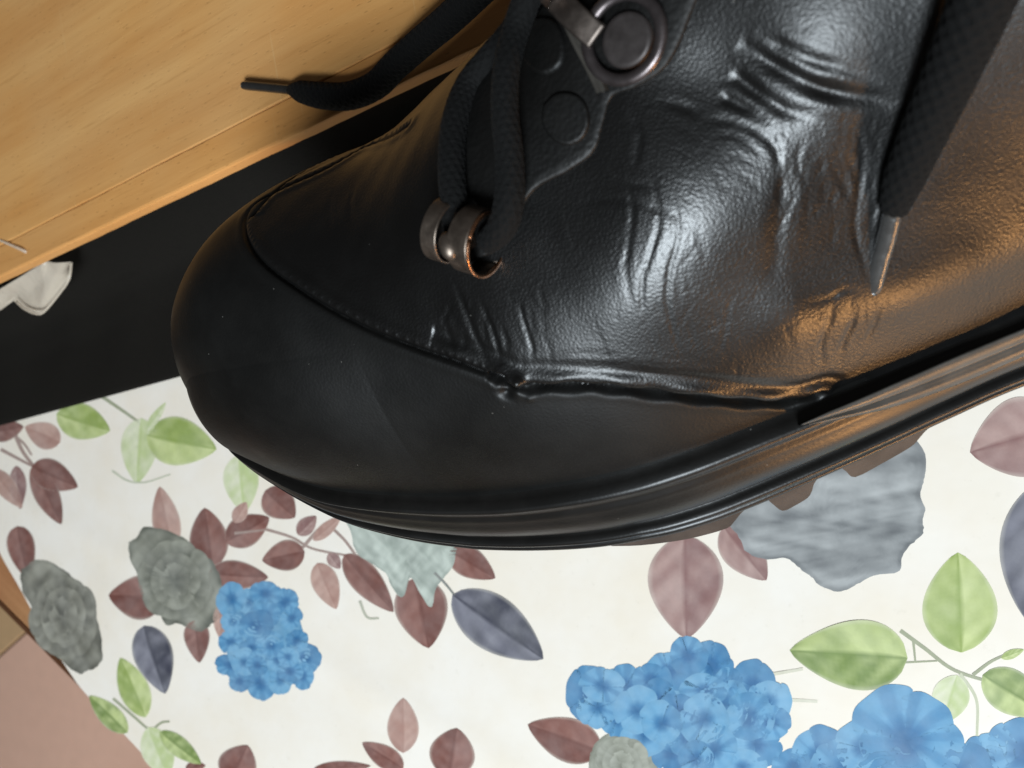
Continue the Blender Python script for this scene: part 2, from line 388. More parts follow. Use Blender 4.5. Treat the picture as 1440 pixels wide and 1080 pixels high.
def sprig_print():
    L = leaf
    gs = srgb(168, 170, 140); ms = srgb(172, 146, 136)
    # green sprig under the toe
    stem([(140, 556), (175, 580), (210, 605)], 5, gs)
    L((80, 582), (154, 606), 54, GREEN); L((198, 588), (193, 680), 56, PALEG, .8); L((206, 612), (304, 632), 72, GREEN, .8)
    L((205, 606), (232, 566), 14, PALEG); L((335, 640), (343, 722), 52, PALEG, .8)
    stem([(158, 662), (180, 676), (205, 678), (240, 667)], 3, srgb(205, 205, 180))
    # mauve spray at the left border
    stem([(0, 632), (25, 645), (47, 656)], 5, ms); stem([(22, 612), (32, 635), (48, 656)], 6, ms); stem([(0, 602), (30, 620), (45, 640)], 4, ms)
    L((85, 622), (36, 600), 40, PALEM, .8); L((-20, 610), (34, 600), 34, MAUVE); L((22, 655), (30, 716), 26, ROSE); L((-12, 660), (33, 714), 30, PALEM)
    L((46, 655), (90, 737), 38, MAUVE); L((45, 656), (111, 685), 46, MAUVE, .75); L((24, 740), (40, 815), 42, MAUVE, .7)
    bloom([(30, 800), (60, 787), (98, 805), (116, 830), (134, 860), (146, 900), (143, 930), (118, 946), (98, 938), (70, 905), (50, 862), (32, 830)], srgb(92, 90, 80), srgb(166, 162, 148), 11)
    # grey bloom with its mauve leaves
    L((242, 775), (225, 684), 42, PALEM); L((300, 800), (288, 714), 58, MAUVE, .9); L((318, 762), (378, 728), 48, MAUVE); L((330, 735), (346, 706), 22, PALEM)
    L((295, 806), (378, 812), 44, MAUVE, .8); L((232, 842), (157, 836), 66, MAUVE, .8); L((276, 872), (281, 932), 38, MAUVE, .7); L((312, 850), (312, 900), 22, PALEM)
    bloom([(182, 762), (206, 743), (236, 745), (263, 760), (276, 776), (300, 790), (313, 815), (315, 850), (305, 875), (280, 889), (256, 876), (236, 880), (226, 860), (206, 845), (196, 810), (186, 782)], srgb(96, 97, 86), srgb(166, 164, 150), 23)
    L((206, 879), (234, 975), 58, NAVY, .8, pale_half=1)
    # spray below the sole
    stem([(372, 744), (410, 756), (440, 772), (492, 782)], 4, ms); stem([(425, 770), (455, 740), (480, 755), (500, 780)], 5, ms); stem([(330, 750), (375, 745)], 4, ms)
    L((372, 690), (414, 728), 50, MAUVE, .8); L((428, 776), (369, 788), 46, MAUVE, .8); L((418, 752), (444, 726), 26, ROSE); L((440, 760), (480, 726), 20, PALEM)
    L((446, 792), (472, 857), 40, PALEM, .8); L((484, 780), (553, 861), 46, MAUVE, .8); L((462, 778), (478, 800), 20, ROSE)
    L((585, 812), (602, 912), 80, MAUVE, .8); L((634, 774), (697, 813), 46, MAUVE, .75)
    bloom([(486, 732), (510, 690), (560, 672), (615, 690), (645, 740), (640, 790), (618, 822), (606, 852), (592, 836), (578, 812), (568, 838), (553, 830), (543, 806), (518, 790), (500, 772)], srgb(150, 158, 148), srgb(212, 218, 206), 31, .08)
    stem([(612, 805), (628, 822), (642, 840)], 4, srgb(140, 140, 134)); L((637, 836), (764, 927), 82, NAVY, .85, pale_half=1)
    stem([(505, 845), (515, 868), (532, 870)], 4, srgb(190, 188, 168))
    # right of the sole
    L((964, 752), (966, 898), 112, ROSE, .85); L((1018, 740), (1078, 816), 62, ROSE, .8)
    bloom([(1030, 735), (1050, 670), (1110, 610), (1190, 585), (1265, 600), (1302, 655), (1294, 690), (1301, 720), (1295, 750), (1273, 775), (1264, 800), (1226, 812), (1190, 828), (1155, 826), (1135, 808), (1108, 786), (1078, 786), (1048, 772)], srgb(108, 110, 112), srgb(180, 181, 180), 44, .05, (.3, 1.6))
    L((1490, 600), (1364, 636), 120, ROSE, .8); L((1462, 680), (1452, 880), 110, NAVY, .9)
    stem([(1266, 887), (1300, 912), (1340, 942), (1392, 960)], 6, gs); stem([(1368, 950), (1392, 932), (1412, 922)], 5, gs); L((1408, 926), (1440, 914), 14, GREEN)
    stem([(1272, 932), (1318, 930)], 3, gs); stem([(1350, 948), (1373, 985), (1374, 1036)], 5, srgb(205, 205, 175)); stem([(1284, 900), (1287, 930)], 4, gs)
    L((1352, 918), (1347, 777), 112, GREEN, .85); L((1276, 926), (1111, 914), 104, OLIVE, .75); L((1382, 950), (1475, 1006), 66, OLIVE, .8); L((1346, 950), (1326, 1018), 56, PALEG, .9)
    stem([(1000, 962), (1060, 952), (1130, 940)], 6, srgb(226, 220, 198)); stem([(1075, 990), (1110, 984), (1150, 986)], 6, srgb(226, 220, 200))
    # bottom edge
    L((565, 1060), (566, 982), 48, PALEM, .9); L((565, 1082), (508, 1045), 34, MAUVE, .8); L((628, 1098), (642, 1024), 70, MAUVE, 1.); L((440, 1082), (520, 1078), 20, MAUVE); L((322, 1100), (348, 1048), 58, MAUVE, .9)
    L((845, 1058), (742, 1019), 66, MAUVE, .8); L((262, 1080), (290, 1076), 18, MAUVE)
    bloom([(828, 1060), (850, 1034), (880, 1030), (905, 1050), (925, 1075), (915, 1110), (860, 1120), (830, 1100)], srgb(132, 132, 118), srgb(178, 178, 164), 55, .06)
    # green sprig at the lower left
    stem([(160, 982), (190, 1008), (212, 1026), (232, 1032)], 4, gs); stem([(214, 1028), (228, 1016), (240, 1014)], 4, gs)
    L((206, 1008), (172, 924), 46, GREEN, .9); L((180, 1030), (126, 978), 34, OLIVE); L((210, 1022), (238, 1092), 50, PALEG, .9); L((226, 1028), (284, 1074), 30, OLIVE)
sprig_print()
# hydrangeas: a washed blue ground under overlapping florets
bloom([(318, 838), (350, 830), (376, 826), (404, 846), (420, 872), (436, 915), (432, 950), (392, 966), (350, 968), (316, 945), (324, 900), (322, 866)], BL_M*.85, BL_L, 71, .09)
bloom([(815, 985), (850, 960), (910, 945), (960, 925), (1010, 935), (1040, 955), (1090, 975), (1095, 1010), (1070, 1050), (1050, 1100), (960, 1110), (910, 1050), (850, 1015)], BL_M*.85, BL_L, 72, .07)
bloom([(1105, 1082), (1150, 1050), (1200, 1056), (1250, 1060), (1330, 1066), (1390, 1050), (1450, 1036), (1500, 1090), (1400, 1160), (1250, 1170), (1130, 1130)], BL_M*.85, BL_L, 73, .06)
k = 0
def inside(p, poly):
    n = len(poly); r = False; j = n-1
    for i in range(n):
        if (poly[i][1] > p[1]) != (poly[j][1] > p[1]) and p[0] < (poly[j][0]-poly[i][0])*(p[1]-poly[i][1])/(poly[j][1]-poly[i][1])+poly[i][0]: r = not r
        j = i
    return r
def cluster(poly, r, n, seed):
    rr = random.Random(seed); pts = [tuple(p) for p in poly]; tries = 0
    x0, y0 = np.min(poly, 0); x1, y1 = np.max(poly, 0); inner = []
    while len(inner) < n and tries < 4000:
        tries += 1; p = (rr.uniform(x0, x1), rr.uniform(y0, y1))
        if inside(p, poly) and all((p[0]-q[0])**2+(p[1]-q[1])**2 > (r*.85)**2 for q in inner+pts): inner.append(p)
    rr.shuffle(pts); allp = pts+inner
    for i, p in enumerate(allp): floret(p, r*rr.uniform(.8, 1.2), seed*100+i, rr.choice([4, 4, 5]), (rr.uniform(.8, 1.1), rr.uniform(.75, 1.05)))
cluster([(328, 842), (352, 846), (374, 834), (402, 846), (410, 870), (418, 900), (430, 926), (426, 950), (394, 956), (366, 962), (336, 958), (324, 936), (326, 902), (330, 874)], 20, 9, 5)
cluster([(828, 975), (848, 965), (880, 965), (915, 955), (940, 942), (968, 920), (1000, 935), (1025, 960), (1060, 965), (1082, 985), (1085, 1015), (1062, 1045), (1045, 1078), (1000, 1090), (945, 1060), (905, 1035), (868, 1010), (840, 995)], 34, 11, 6)
for args in [q for q in rosette if q[4] in (11, 23, 55)]: petals(*args)
k = 500
for (x, y, r) in [(1150, 1062, 40), (1116, 1078, 30), (1190, 1085, 50), (1392, 1072, 46), (1440, 1058, 50), (1340, 1095, 56), (1212, 1052, 38), (1245, 1100, 50)]:
    k += 1; floret((x, y), r, 300+k, 4)
floret((1275, 1042), 78, 411, 5, (1, .95), rot=-2.2)
# the print goes on outside the frame and under the shoe
for gx in range(-1, 9):
    for gy in range(-3, 5):
        px = np.array([1560+gx*190+random.uniform(-50, 50), 100+gy*210+random.uniform(-50, 50)]) if gx >= 4 else np.array([330+gx*250+random.uniform(-60, 60), 1230+gy*170+random.uniform(-40, 40)])
        if gx < 4 and gy < 0: continue
        a0 = random.uniform(0, 6.28)
        kind = random.choice(['m', 'm', 'g', 'b', 'n'])
        if kind == 'b':
            for q in range(7):
                k += 1; floret(px+np.array([random.uniform(-60, 60), random.uniform(-50, 50)]), 42, 600+k, 4)
        else:
            pal = {'m': MAUVE, 'g': GREEN, 'n': NAVY}[kind]
            for q in range(4):
                a = a0+q*1.5; d = np.array([math.cos(a), math.sin(a)]); leaf(px+d*15, px+d*110, 60, pal)
for (x, y) in [(560, 620), (760, 660), (900, 600), (1050, 580), (700, 560), (1200, 480), (980, 470)]:
    for q in range(3):
        a = random.uniform(0, 6.28); d = np.array([math.cos(a), math.sin(a)]); leaf((x+d[0]*10, y+d[1]*10), (x+d[0]*80, y+d[1]*80), 46, random.choice([MAUVE, GREEN, ROSE]))

# ------------------------------------------------------------------ black cloth and wooden board behind the shoe
WH = 6.0                                    # top of the wooden board above the table
a0, b0 = onz((0, 600))[:2], onz((250, 532))[:2]; bd = (b0-a0)/np.linalg.norm(b0-a0); bn = np.array([-bd[1], bd[0]])
w0, w1 = onz((0, 399), WH-.5)[:2], onz((500, 162), WH-.5)[:2]; wd = (w1-w0)/np.linalg.norm(w1-w0); wn = np.array([-wd[1], wd[0]])
def black_cloth():
    nu, nv = 140, 60; V = []
    for i in range(nu):
        s = -25+i*75/(nu-1); A = a0+bd*s
        # where this line meets the plane of the board's front edge
        t0 = ((w0-A)@wn)/(bn@wn)
        prof = catmull(np.array([(0, .18), (.25, .32), (t0*.45, .34), (t0-1.2, .42), (t0+.2, .9), (t0+1.0, 2.6), (t0+1.1, WH-.9), (t0+1.6, WH-.57), (t0+14, WH-.56), (t0+22, WH-.56)]), nv)
        if True:
            for (d, z) in prof:
                p = A+bn*d; wav = .10*math.sin(s*.5+d*.3)+.06*math.sin(s*1.3-d*.6)
                V.append((p[0], p[1], z+(wav*min(1, d/3) if z < 1 else 0)+0.02))
    return np.array(V), grid_faces(nu, nv)
V, Fc = black_cloth()
bc = mk('black_cloth', V, Fc[:, ::-1], M_cloth)
tag(bc, 'plain black cloth strip between floral oilcloth and wooden board', 'cloth')
wang = math.atan2(wd[1], wd[0])
M_wood = wood_mat('honey_beech', srgb(204, 142, 78), srgb(226, 172, 106), wang, 1.7)
M_wood2 = wood_mat('honey_beech_edge', srgb(200, 136, 72), srgb(222, 164, 98), wang, 7.3)
board = empty('wooden_board', (*(w0+wd*12+wn*6), WH-.5), 'honey coloured beech board with glued edge strip behind the shoe', 'board')
def strip(name, d0, d1, m, ztop, bev, seed, rough=.02):
    """long plank piece from distance d0 to d1 behind the front edge line"""
    n = 160; prof = [(d0, -.5), (d0, -bev), (d0+bev*.3, -bev*.3), (d0+bev, 0)]
    inner = [(d0+(d1-d0)*k, 0) for k in (.1, .25, .5, .75, .9)]
    prof = prof+[p for p in inner if d0+bev*1.5 < p[0] < d1-bev*.5]+[(d1-bev*.35, 0), (d1-bev*.1, -bev*.3), (d1, -bev), (d1, -.5)]
    r_ = np.random.default_rng(seed); ph = r_.uniform(0, 6, 6)
    V = []
    for i in range(n):
        s = -28+i*78/(n-1)
        for (d, z) in prof:
            jit = rough*(math.sin(s*1.1+ph[0])+.6*math.sin(s*3.7+ph[1])+.5*math.sin(s*7.9+ph[2])) if abs(d-d0) < bev*1.2 or abs(d-d1) < bev*1.2 else 0
            p = w0+wd*s+wn*(d+jit*.5); V.append((p[0], p[1], ztop+z+jit*.4))
    m_ = len(prof); Fc = [tuple(q) for q in grid_faces(n, m_)[:, ::-1]]
    Fc += [tuple(range(m_)), tuple(range((n-1)*m_, n*m_))[::-1]]
    return mk(name, V, Fc, m, board, smooth=False)
strip('edge_strip', 0, 1.25, M_wood2, WH, .09, 1, .010)
strip('panel', 1.28, 22, M_wood, WH+.015, .04, 2, .012)
# ------------------------------------------------------------------ scrap of clear plastic on the board's edge
def plastic_mat():
    m, nt, bs = mat('clear_plastic_film'); n = noise(nt, 160, 3, .6, coords(nt))
    bs.inputs['Base Color'].default_value = (.88, .76, .62, 1); bs.inputs['Roughness'].default_value = .25
    bs.inputs['Transmission Weight'].default_value = .25; bs.inputs['Alpha'].default_value = .6
    bs.inputs['Subsurface Weight'].default_value = .0
    bump(nt, bs, [(n.outputs[0], .002, .5)]); return m
M_film = plastic_mat()
scrap = empty('plastic_scrap', onz((55, 400), 3.2), 'crumpled translucent white plastic scrap hanging off the wooden board edge', 'plastic scrap')
def film():
    top = catmull([(-60, 440), (-20, 418), (0, 406), (30, 388), (56, 372), (66, 367), (78, 369), (100, 368)], 60)
    bot = catmull([(-60, 470), (-20, 446), (0, 436), (12, 428), (22, 423), (34, 434), (50, 441), (62, 438), (84, 412), (97, 392), (100.5, 369)], 60)
    V = []; m = 16
    for i in range(60):
        for j in range(m):
            f = j/(m-1); p = top[i]*(1-f)+bot[i]*f
            z = 4.4-.9*f+.03*math.sin(f*7+i*.22)+.03*math.sin(i*.4-f*5)+.35*max(0, f-.85)
            V.append(onz(p, z))
    return np.array(V), grid_faces(60, m)
V, Fc = film(); o = mk('film', V, Fc, M_film, scrap); md = o.modifiers.new('thick', 'SOLIDIFY'); md.thickness = .00035
def tube_path(P, r, n=14, flat=1., cap=True):
    T, N, B = frame_along(P); r = np.broadcast_to(np.asarray(r, float), (len(P),))
    a = np.linspace(0, 2*np.pi, n, endpoint=False)
    V = P[:, None]+r[:, None, None]*(np.cos(a)[None, :, None]*N[:, None]*flat+np.sin(a)[None, :, None]*B[:, None])
    Fc = [tuple(q) for q in grid_faces(len(P), n, True)[:, ::-1]]
    if cap: Fc += [tuple(range(n)), tuple(range((len(P)-1)*n, len(P)*n))[::-1]]
    return V.reshape(-1, 3), Fc
# rolled rim and the thin strand that ties the film to the board
rim = catmull([(22, 423), (34, 434), (50, 441), (62, 438), (84, 412), (97, 392), (100.5, 369)], 40)
V, Fc = tube_path(np.array([onz(p, 3.9) for p in rim]), .055, 8); mk('rolled_rim', V, Fc, M_film, scrap)
st = [onz((0, 338), WH+.05), onz((14, 344), WH+.06), onz((36, 354), WH+.02), onz((50, 363), WH-.7), onz((62, 369), 4.45)]
V, Fc = tube_path(catmull(st, 30), np.linspace(.05, .09, 30), 8, .5); mk('strand', V, Fc, M_film, scrap)

# ------------------------------------------------------------------ the shoe
MS = np.array([[0.9488, 0.31578, 0.00793], [0.25438, -0.77871, 0.5735], [-0.18728, 0.54212, 0.81916]])
TS = np.array([-1.545, -1.987, 9.780-ZT])
def L2W(p): return np.asarray(p) @ MS.T+TS
def W2L(p): return (np.asarray(p)-TS) @ MS
CAML = W2L(CAM)
shoe = empty('leather_boot', L2W((24, -3.9, 0)), 'black lace-up leather boot with smooth toe cap and thick rubber sole', 'boot')

O = np.array([(-.75, 0), (-.68, .6), (-.4, 1.25), (.09, 1.89), (1.07, 2.63), (2.02, 3.24), (2.93, 3.72), (4.19, 4.2), (5.41, 4.55), (7.38, 5.02), (9.1, 5.34), (10.41, 5.44), (11.5, 5.36), (12.43, 5.19), (13.35, 4.98), (14.3, 4.75), (15.45, 4.45), (16.48, 4.17), (18.03, 3.8), (20, 3.6), (23, 3.65), (26, 3.6), (28, 3.15), (29.3, 2.1), (29.75, 1.0), (29.9, 0)])
OC = catmull(O, 1200)
def z0f(x): return 2.2*np.clip(1-x/10, 0, 1)**2
def zbf(x): return z0f(x)+.55*np.clip((x-6)/4, 0, 1)
ZJ = np.array([(-.8, 3.25), (-.2, 2.95), (.6, 2.70), (2, 2.50), (4.3, 2.64), (5.8, 2.62), (7.2, 2.66), (8.2, 2.78), (9.2, 2.92), (11, 3.05), (12.7, 3.02), (14, 2.92), (16.2, 2.80), (18, 2.75), (22, 2.85), (30, 3.0)])
zjc = catmull(ZJ, 600)
def zjf(x): return np.interp(x, zjc[:, 0], zjc[:, 1])
def smooth_tab(x, y, win, keep=1.2):
    g = np.linspace(-1, 30.5, 9000); v = np.interp(g, x, y); k_ = int(win/(g[1]-g[0]))//2*2+1; u = v
    for _ in range(3): u = np.convolve(np.pad(u, k_//2, 'edge'), np.ones(k_)/k_, 'valid')
    t_ = np.clip((g-keep)/1.2, 0, 1); return g, v*(1-t_)+u*t_
# ---- base upper
XT, XE = -.45, 29.5
oc = OC[np.argsort(OC[:, 0])]
og, oy = smooth_tab(oc[:, 0], oc[:, 1], .6); zg, zy = smooth_tab(zjc[:, 0], zjc[:, 1], .6)
def Wf(x):                                   # half width of the upper at its base
    y = np.interp(x, og, oy)-.32
    tip = np.sqrt(np.clip((x-XT)/.55, 0, 1)); he = np.sqrt(np.clip((XE-x)/1.2, 0, 1))
    return np.maximum(y, .02)*np.minimum(tip, he) if np.isscalar(x) else np.maximum(y, .3)*np.minimum(tip, he)
HT = catmull([(-.5, 1.7), (-.1, 2.4), (.5, 3.45), (1.2, 4.28), (2.2, 4.9), (3.5, 5.1), (5, 5.1), (6.5, 5.1), (8, 5.45), (10, 6.1), (12, 7.0), (14, 8.4), (16, 9.8), (18, 11.4), (20, 13.2), (23, 15), (30, 15.5)], 600)
hg, hy = smooth_tab(HT[:, 0], HT[:, 1], .7)
def Hf(x): return np.interp(x, hg, hy)*np.sqrt(np.clip((x-XT)/.35, 0, 1))
NI, NJ = 770, 480
tt = np.linspace(0, 1, NI); xs = XT+1e-4+(XE-XT-2e-4)*np.where(tt < .88, (tt/.88)**1.45*.64, .64+(tt-.88)/.12*.36)
th = np.where(np.linspace(0, 1, NJ) < .74, np.linspace(0, 1, NJ)/.74*.62, .62+(np.linspace(0, 1, NJ)-.74)/.26*.38)*np.pi
Xg, Tg = np.meshgrid(xs, th, indexing='ij')
aexp = np.interp(xs, *smooth_tab([0, 5, 9, 13, 17, 21, 30], [.78, .80, .92, 1.22, 1.25, .7, .6], 1.6))[:, None]
bexp = np.interp(xs, *smooth_tab([0, 5, 9, 13, 17, 21, 30], [.80, .84, .95, 1.20, 1.22, .85, .8], 1.6))[:, None]
c_, s_ = np.cos(Tg), np.sin(Tg)
Yg = Wf(xs)[:, None]*np.sign(c_)*np.abs(c_)**aexp
Sg = np.abs(s_)**bexp
Zg = (np.interp(xs, zg, zy)-.25)[:, None]+(Hf(xs)[:, None]+.25)*Sg
B0 = np.stack([Xg, Yg, Zg], -1)
def normals(G):
    du = np.gradient(G, axis=0); dv = np.gradient(G, axis=1); n = np.cross(dv, du)
    l = np.linalg.norm(n, axis=-1, keepdims=True); n = n/np.maximum(l, 1e-9)
    return -n if (n[NI//3, NJ//4]@np.array([0, 1, .5])) < 0 else n
N0 = normals(B0)
# fuller toe that overhangs the sole, softer bulges further back
bul = .36*np.clip(1-(Xg+.4)/6.5, 0, 1)**.8*np.clip((Xg+.6)/1.2, .3, 1)*np.sin(np.pi*np.clip(Sg/.75, 0, 1))**.9
B1 = B0+N0*bul[..., None]
N1 = normals(B1)
GF = grid_faces(NI, NJ)
flipf = GF[:, ::-1]
def bvh_of(G):
    V = L2W(G.reshape(-1, 3)); return BVHTree.FromPolygons([Vector(v) for v in V], [tuple(map(int, f)) for f in GF])
bvh = bvh_of(B1)
def hit(px, tree=None):
    d = ray(np.asarray(px, float)); h = (tree or bvh).ray_cast(Vector(CAM), Vector(d))
    if h[0] is None: return None, None
    n = np.array(h[1]);
    if n@d > 0: n = -n
    return np.array(h[0]), n
def surf(px, off=0.):
    p, n = hit(px)
    if p is None:
        q = onz(px, 8.0); return q
    return p+n*off
def surfv(px, off=0.):                        # a point in front of the upper, on the line of sight
    p, n = hit(px)
    if p is None: return onz(px, 9.0)
    return p-ray(np.array(px, float))*off
def surfpath(pts):
    D = []
    for p, o_ in pts:
        h, _ = hit(p); D.append(np.nan if h is None else np.linalg.norm(h-CAM)-o_)
    D = np.array(D); ok = ~np.isnan(D); D = np.interp(np.arange(len(D)), np.where(ok)[0], D[ok])
    return np.array([CAM+ray(np.array(p, float))*d for (p, _), d in zip(pts, D)])
def line3(pts, n):                            # a drawn line laid onto the upper, in shoe space
    out = []
    for p in catmull(pts, n):
        h, _ = hit(p)
        if h is not None: out.append(W2L(h))
    return np.array(out)
P1 = B1.reshape(-1, 3); Nf = N1.reshape(-1, 3)
def dist_poly(P, L, reach):
    """distance of points to a polyline and the position along it (0..1)"""
    lo, hi = L.min(0)-reach, L.max(0)+reach
    idx = np.where(((P > lo) & (P < hi)).all(1))[0]
    D = np.full(len(P), 9.); A = np.zeros(len(P))
    if len(idx) == 0: return D, A
    q = P[idx]; best = np.full(len(idx), 1e9); ba = np.zeros(len(idx)); m = len(L)-1
    for i in range(m):
        a, b = L[i], L[i+1]; ab = b-a; t = np.clip(((q-a)@ab)/(ab@ab+1e-12), 0, 1)
        d = np.linalg.norm(q-a-t[:, None]*ab, axis=1); k = d < best; best[k] = d[k]; ba[k] = (i+t[k])/m
    D[idx] = best; A[idx] = ba; return D, A

SEAM = [(575, 176), (553, 190), (514, 207), (459, 238), (400, 264), (362, 284), (346, 303), (344, 325), (353, 348), (376, 375), (420, 407), (470, 438), (530, 469), (590, 494), (640, 512), (690, 530), (728, 545), (775, 546), (830, 545), (880, 550), (940, 557), (1000, 563), (1060, 567), (1110, 566), (1150, 556)]
seam = line3(SEAM, 150)
# toe-cap border x as a function of the section angle
def theta_of(p):
    i = np.abs(xs[:, None]-p[None, :, 0]).argmin(0)
    out = []
    for k in range(len(p)):
        row = B1[max(i[k]-3, 0):i[k]+4].reshape(-1, 3); j = np.linalg.norm(row-p[k], axis=1).argmin(); out.append(th[j % NJ])
    return np.array(out)
sth = theta_of(seam); near = sth < np.pi/2+.05
so = np.argsort(sth[near]); sx = seam[near][so, 0]; st_ = sth[near][so]
sx = np.convolve(np.pad(sx, 3, 'edge'), np.ones(7)/7, 'valid')
Tm = np.minimum(Tg, np.pi-Tg)
xs_lim = np.interp(Tm, st_, sx, left=sx[0]+1.0)
is_toe = (Xg < xs_lim)
dS, aS = dist_poly(P1, seam, .9)
mir = seam*np.array([1, -1, 1]); dM, aM = dist_poly(P1, mir, .9)
dS = np.where(P1[:, 1] < -.3, np.minimum(dS, dM), dS)
toe = is_toe.ravel()
disp = np.zeros(len(P1))
deep = np.where(aS > .62, .19, .08); wid = np.where(aS > .62, .075+.02*np.sin(aS*140), .042)
disp -= deep*np.exp(-(dS/wid)**2)
disp += np.where(toe, .012*np.exp(-((dS-.16)/.10)**2), (.028+.02*np.sin(aS*90)*(aS > .55))*np.exp(-((dS-.2)/.12)**2))
disp += np.where(toe, 0, -.03*np.exp(-((dS-.45)/.12)**2)*(aS > .55))
disp += np.where(toe, 0, .016*np.clip(np.sin(aS*2*np.pi*105), 0, 1)*np.exp(-((dS-.13)/.035)**2))*(aS < .64)
def crease(pts, A, wd_, n=30, side=.16, taper=True):
    L = line3(pts, n)
    if len(L) < 3: return
    D, a = dist_poly(P1, L, wd_*6)
    tp = np.clip(np.minimum(a, 1-a)*3, 0, 1)**1.1 if taper else 1
    g = -np.exp(-(D/wd_)**2)+side*np.exp(-((D-2.1*wd_)/(1.1*wd_))**2)
    ph = pts[0][0]*.37; amp = .78+.22*np.sin(a*7+ph)*np.sin(a*15+ph*2)
    return (.95 if A < 0 else .58)*A*amp*g*np.where(D < wd_*6, 1, 0)*tp*np.where(toe, 0, 1)
CR = [
 ([(905, 225), (922, 265), (926, 310), (915, 350), (902, 395), (906, 440), (922, 490)], .028, .04),
 ([(938, 250), (950, 290), (952, 330), (940, 370), (936, 420), (948, 470), (960, 505)], .028, .04),
 ([(880, 245), (890, 290), (884, 340), (880, 380), (890, 440)], .025, .05),
 ([(800, 290), (850, 280), (900, 285), (950, 300), (985, 330)], .015, .05),
 ([(690, 525), (672, 490), (656, 455), (640, 415), (628, 385)], .035, .06),
 ([(705, 522), (696, 485), (682, 450), (665, 415)], .035, .05),
 ([(752, 505), (742, 475), (732, 445), (725, 420)], .03, .04),
 ([(640, 500), (628, 478), (620, 450)], .03, .06),
 ([(745, 520), (790, 500), (840, 498), (880, 500)], .016, .07),
 ([(740, 540), (800, 522), (860, 524), (930, 527), (1010, 528), (1080, 534)], .022, .06),
 ([(1060, 46), (1077, 54), (1104, 67), (1144, 84), (1191, 97), (1245, 121)], .085, .085),
 ([(1038, 58), (1053, 67), (1090, 91), (1131, 114), (1174, 128), (1225, 136), (1265, 150)], .16, .11),
 ([(1030, 98), (1040, 111), (1070, 134), (1107, 155), (1150, 166)], .10, .085),
 ([(1010, 134), (1023, 141), (1053, 155), (1084, 174)], .075, .07),
 ([(985, 168), (1030, 172), (1065, 185), (1088, 205), (1096, 245)], .05, .07),
 ([(1000, 185), (1040, 192), (1070, 215)], .03, .05),
 ([(1096, 215), (1100, 260), (1092, 310), (1086, 360), (1080, 400)], .04, .14),
 ([(1200, 170), (1212, 215), (1208, 265), (1200, 315), (1208, 360), (1215, 395)], .035, .05),
 ([(1120, 420), (1160, 412), (1180, 400), (1205, 405)], .025, .05),
 ([(1168, 405), (1160, 440), (1150, 480), (1155, 510)], .025, .06),
 ([(1195, 410), (1192, 445), (1180, 480), (1178, 515)], .025, .06),
 ([(1225, 415), (1222, 450), (1212, 480)], .02, .05),
 ([(880, 150), (900, 190), (892, 240)], .03, .06), ([(920, 140), (960, 150), (990, 165)], .03, .06),
 ([(850, 230), (880, 255), (930, 262)], .02, .05),
 ([(1010, 548), (1060, 545), (1110, 548)], .012, .05),
 ([(500, 255), (492, 290), (498, 330)], .02, .07), ([(470, 262), (462, 300), (468, 340)], .014, .07),
]
disp += crease([(960, 500), (1060, 462), (1150, 432), (1300, 388), (1440, 322), (1500, 290)], -.13, .75, 40, 0)
for pts, A, wd_ in CR:
    d = crease(pts, A, wd_)
    if d is not None: disp += d
rw = random.Random(9)
def wrinkles(n, box, ang, spread, ln, A, wd_):
    out = 0
    for _ in range(n):
        x, y = rw.uniform(box[0], box[2]), rw.uniform(box[1], box[3]); a = ang+rw.gauss(0, spread); l = ln*rw.uniform(.5, 1.4)
        dx, dy = math.cos(a)*l/2, math.sin(a)*l/2; j = rw.uniform(-.15, .15)*l
        d = crease([(x-dx, y-dy), (x-dx*.3-dy*j/l, y-dy*.3+dx*j/l), (x+dx*.4, y+dy*.4+j*.5), (x+dx, y+dy)], A*rw.uniform(.4, 1.2), wd_*rw.uniform(.8, 1.3), 10)
        if d is not None: out = out+d
    return out
disp += wrinkles(70, (1085, 165, 1240, 340), math.pi/2+.05, .22, 44, .013, .035)
disp += wrinkles(26, (1020, 60, 1260, 175), .36, .3, 45, .009, .04)
disp += wrinkles(40, (1050, 0, 1280, 90), .3, .9, 26, .006, .035)
disp += wrinkles(30, (960, 160, 1090, 260), .25, .6, 36, .006, .035)
disp += wrinkles(26, (860, 220, 990, 500), math.pi/2, .35, 50, .008, .035)
disp += wrinkles(20, (620, 420, 780, 530), math.pi/2-.35, .3, 45, .014, .045)
disp += wrinkles(24, (980, 400, 1240, 530), math.pi/2+.2, .5, 45, .008, .045)
disp += wrinkles(22, (760, 505, 1120, 545), .03, .12, 60, .007, .04)
def swell(px, A, r, both=False):
    h, _ = hit(px); c = W2L(h); return A*np.exp(-(np.linalg.norm(P1-c, axis=1)/r)**2)*np.where(toe & (not both), .3, 1)
for px, A, r in [((960, 300), .26, 1.6), ((880, 400), .12, 1.2), ((1160, 50), .18, 1.4), ((790, 330), -.18, 1.6), ((640, 430), -.12, 1.3), ((1010, 110), -.20, 1.0), ((1080, 470), .08, 1.5), ((1330, 370), .15, 2.2), ((1230, 250), -.04, .8), ((540, 350), .06, 1.2)]:
    disp += swell(px, A, r)
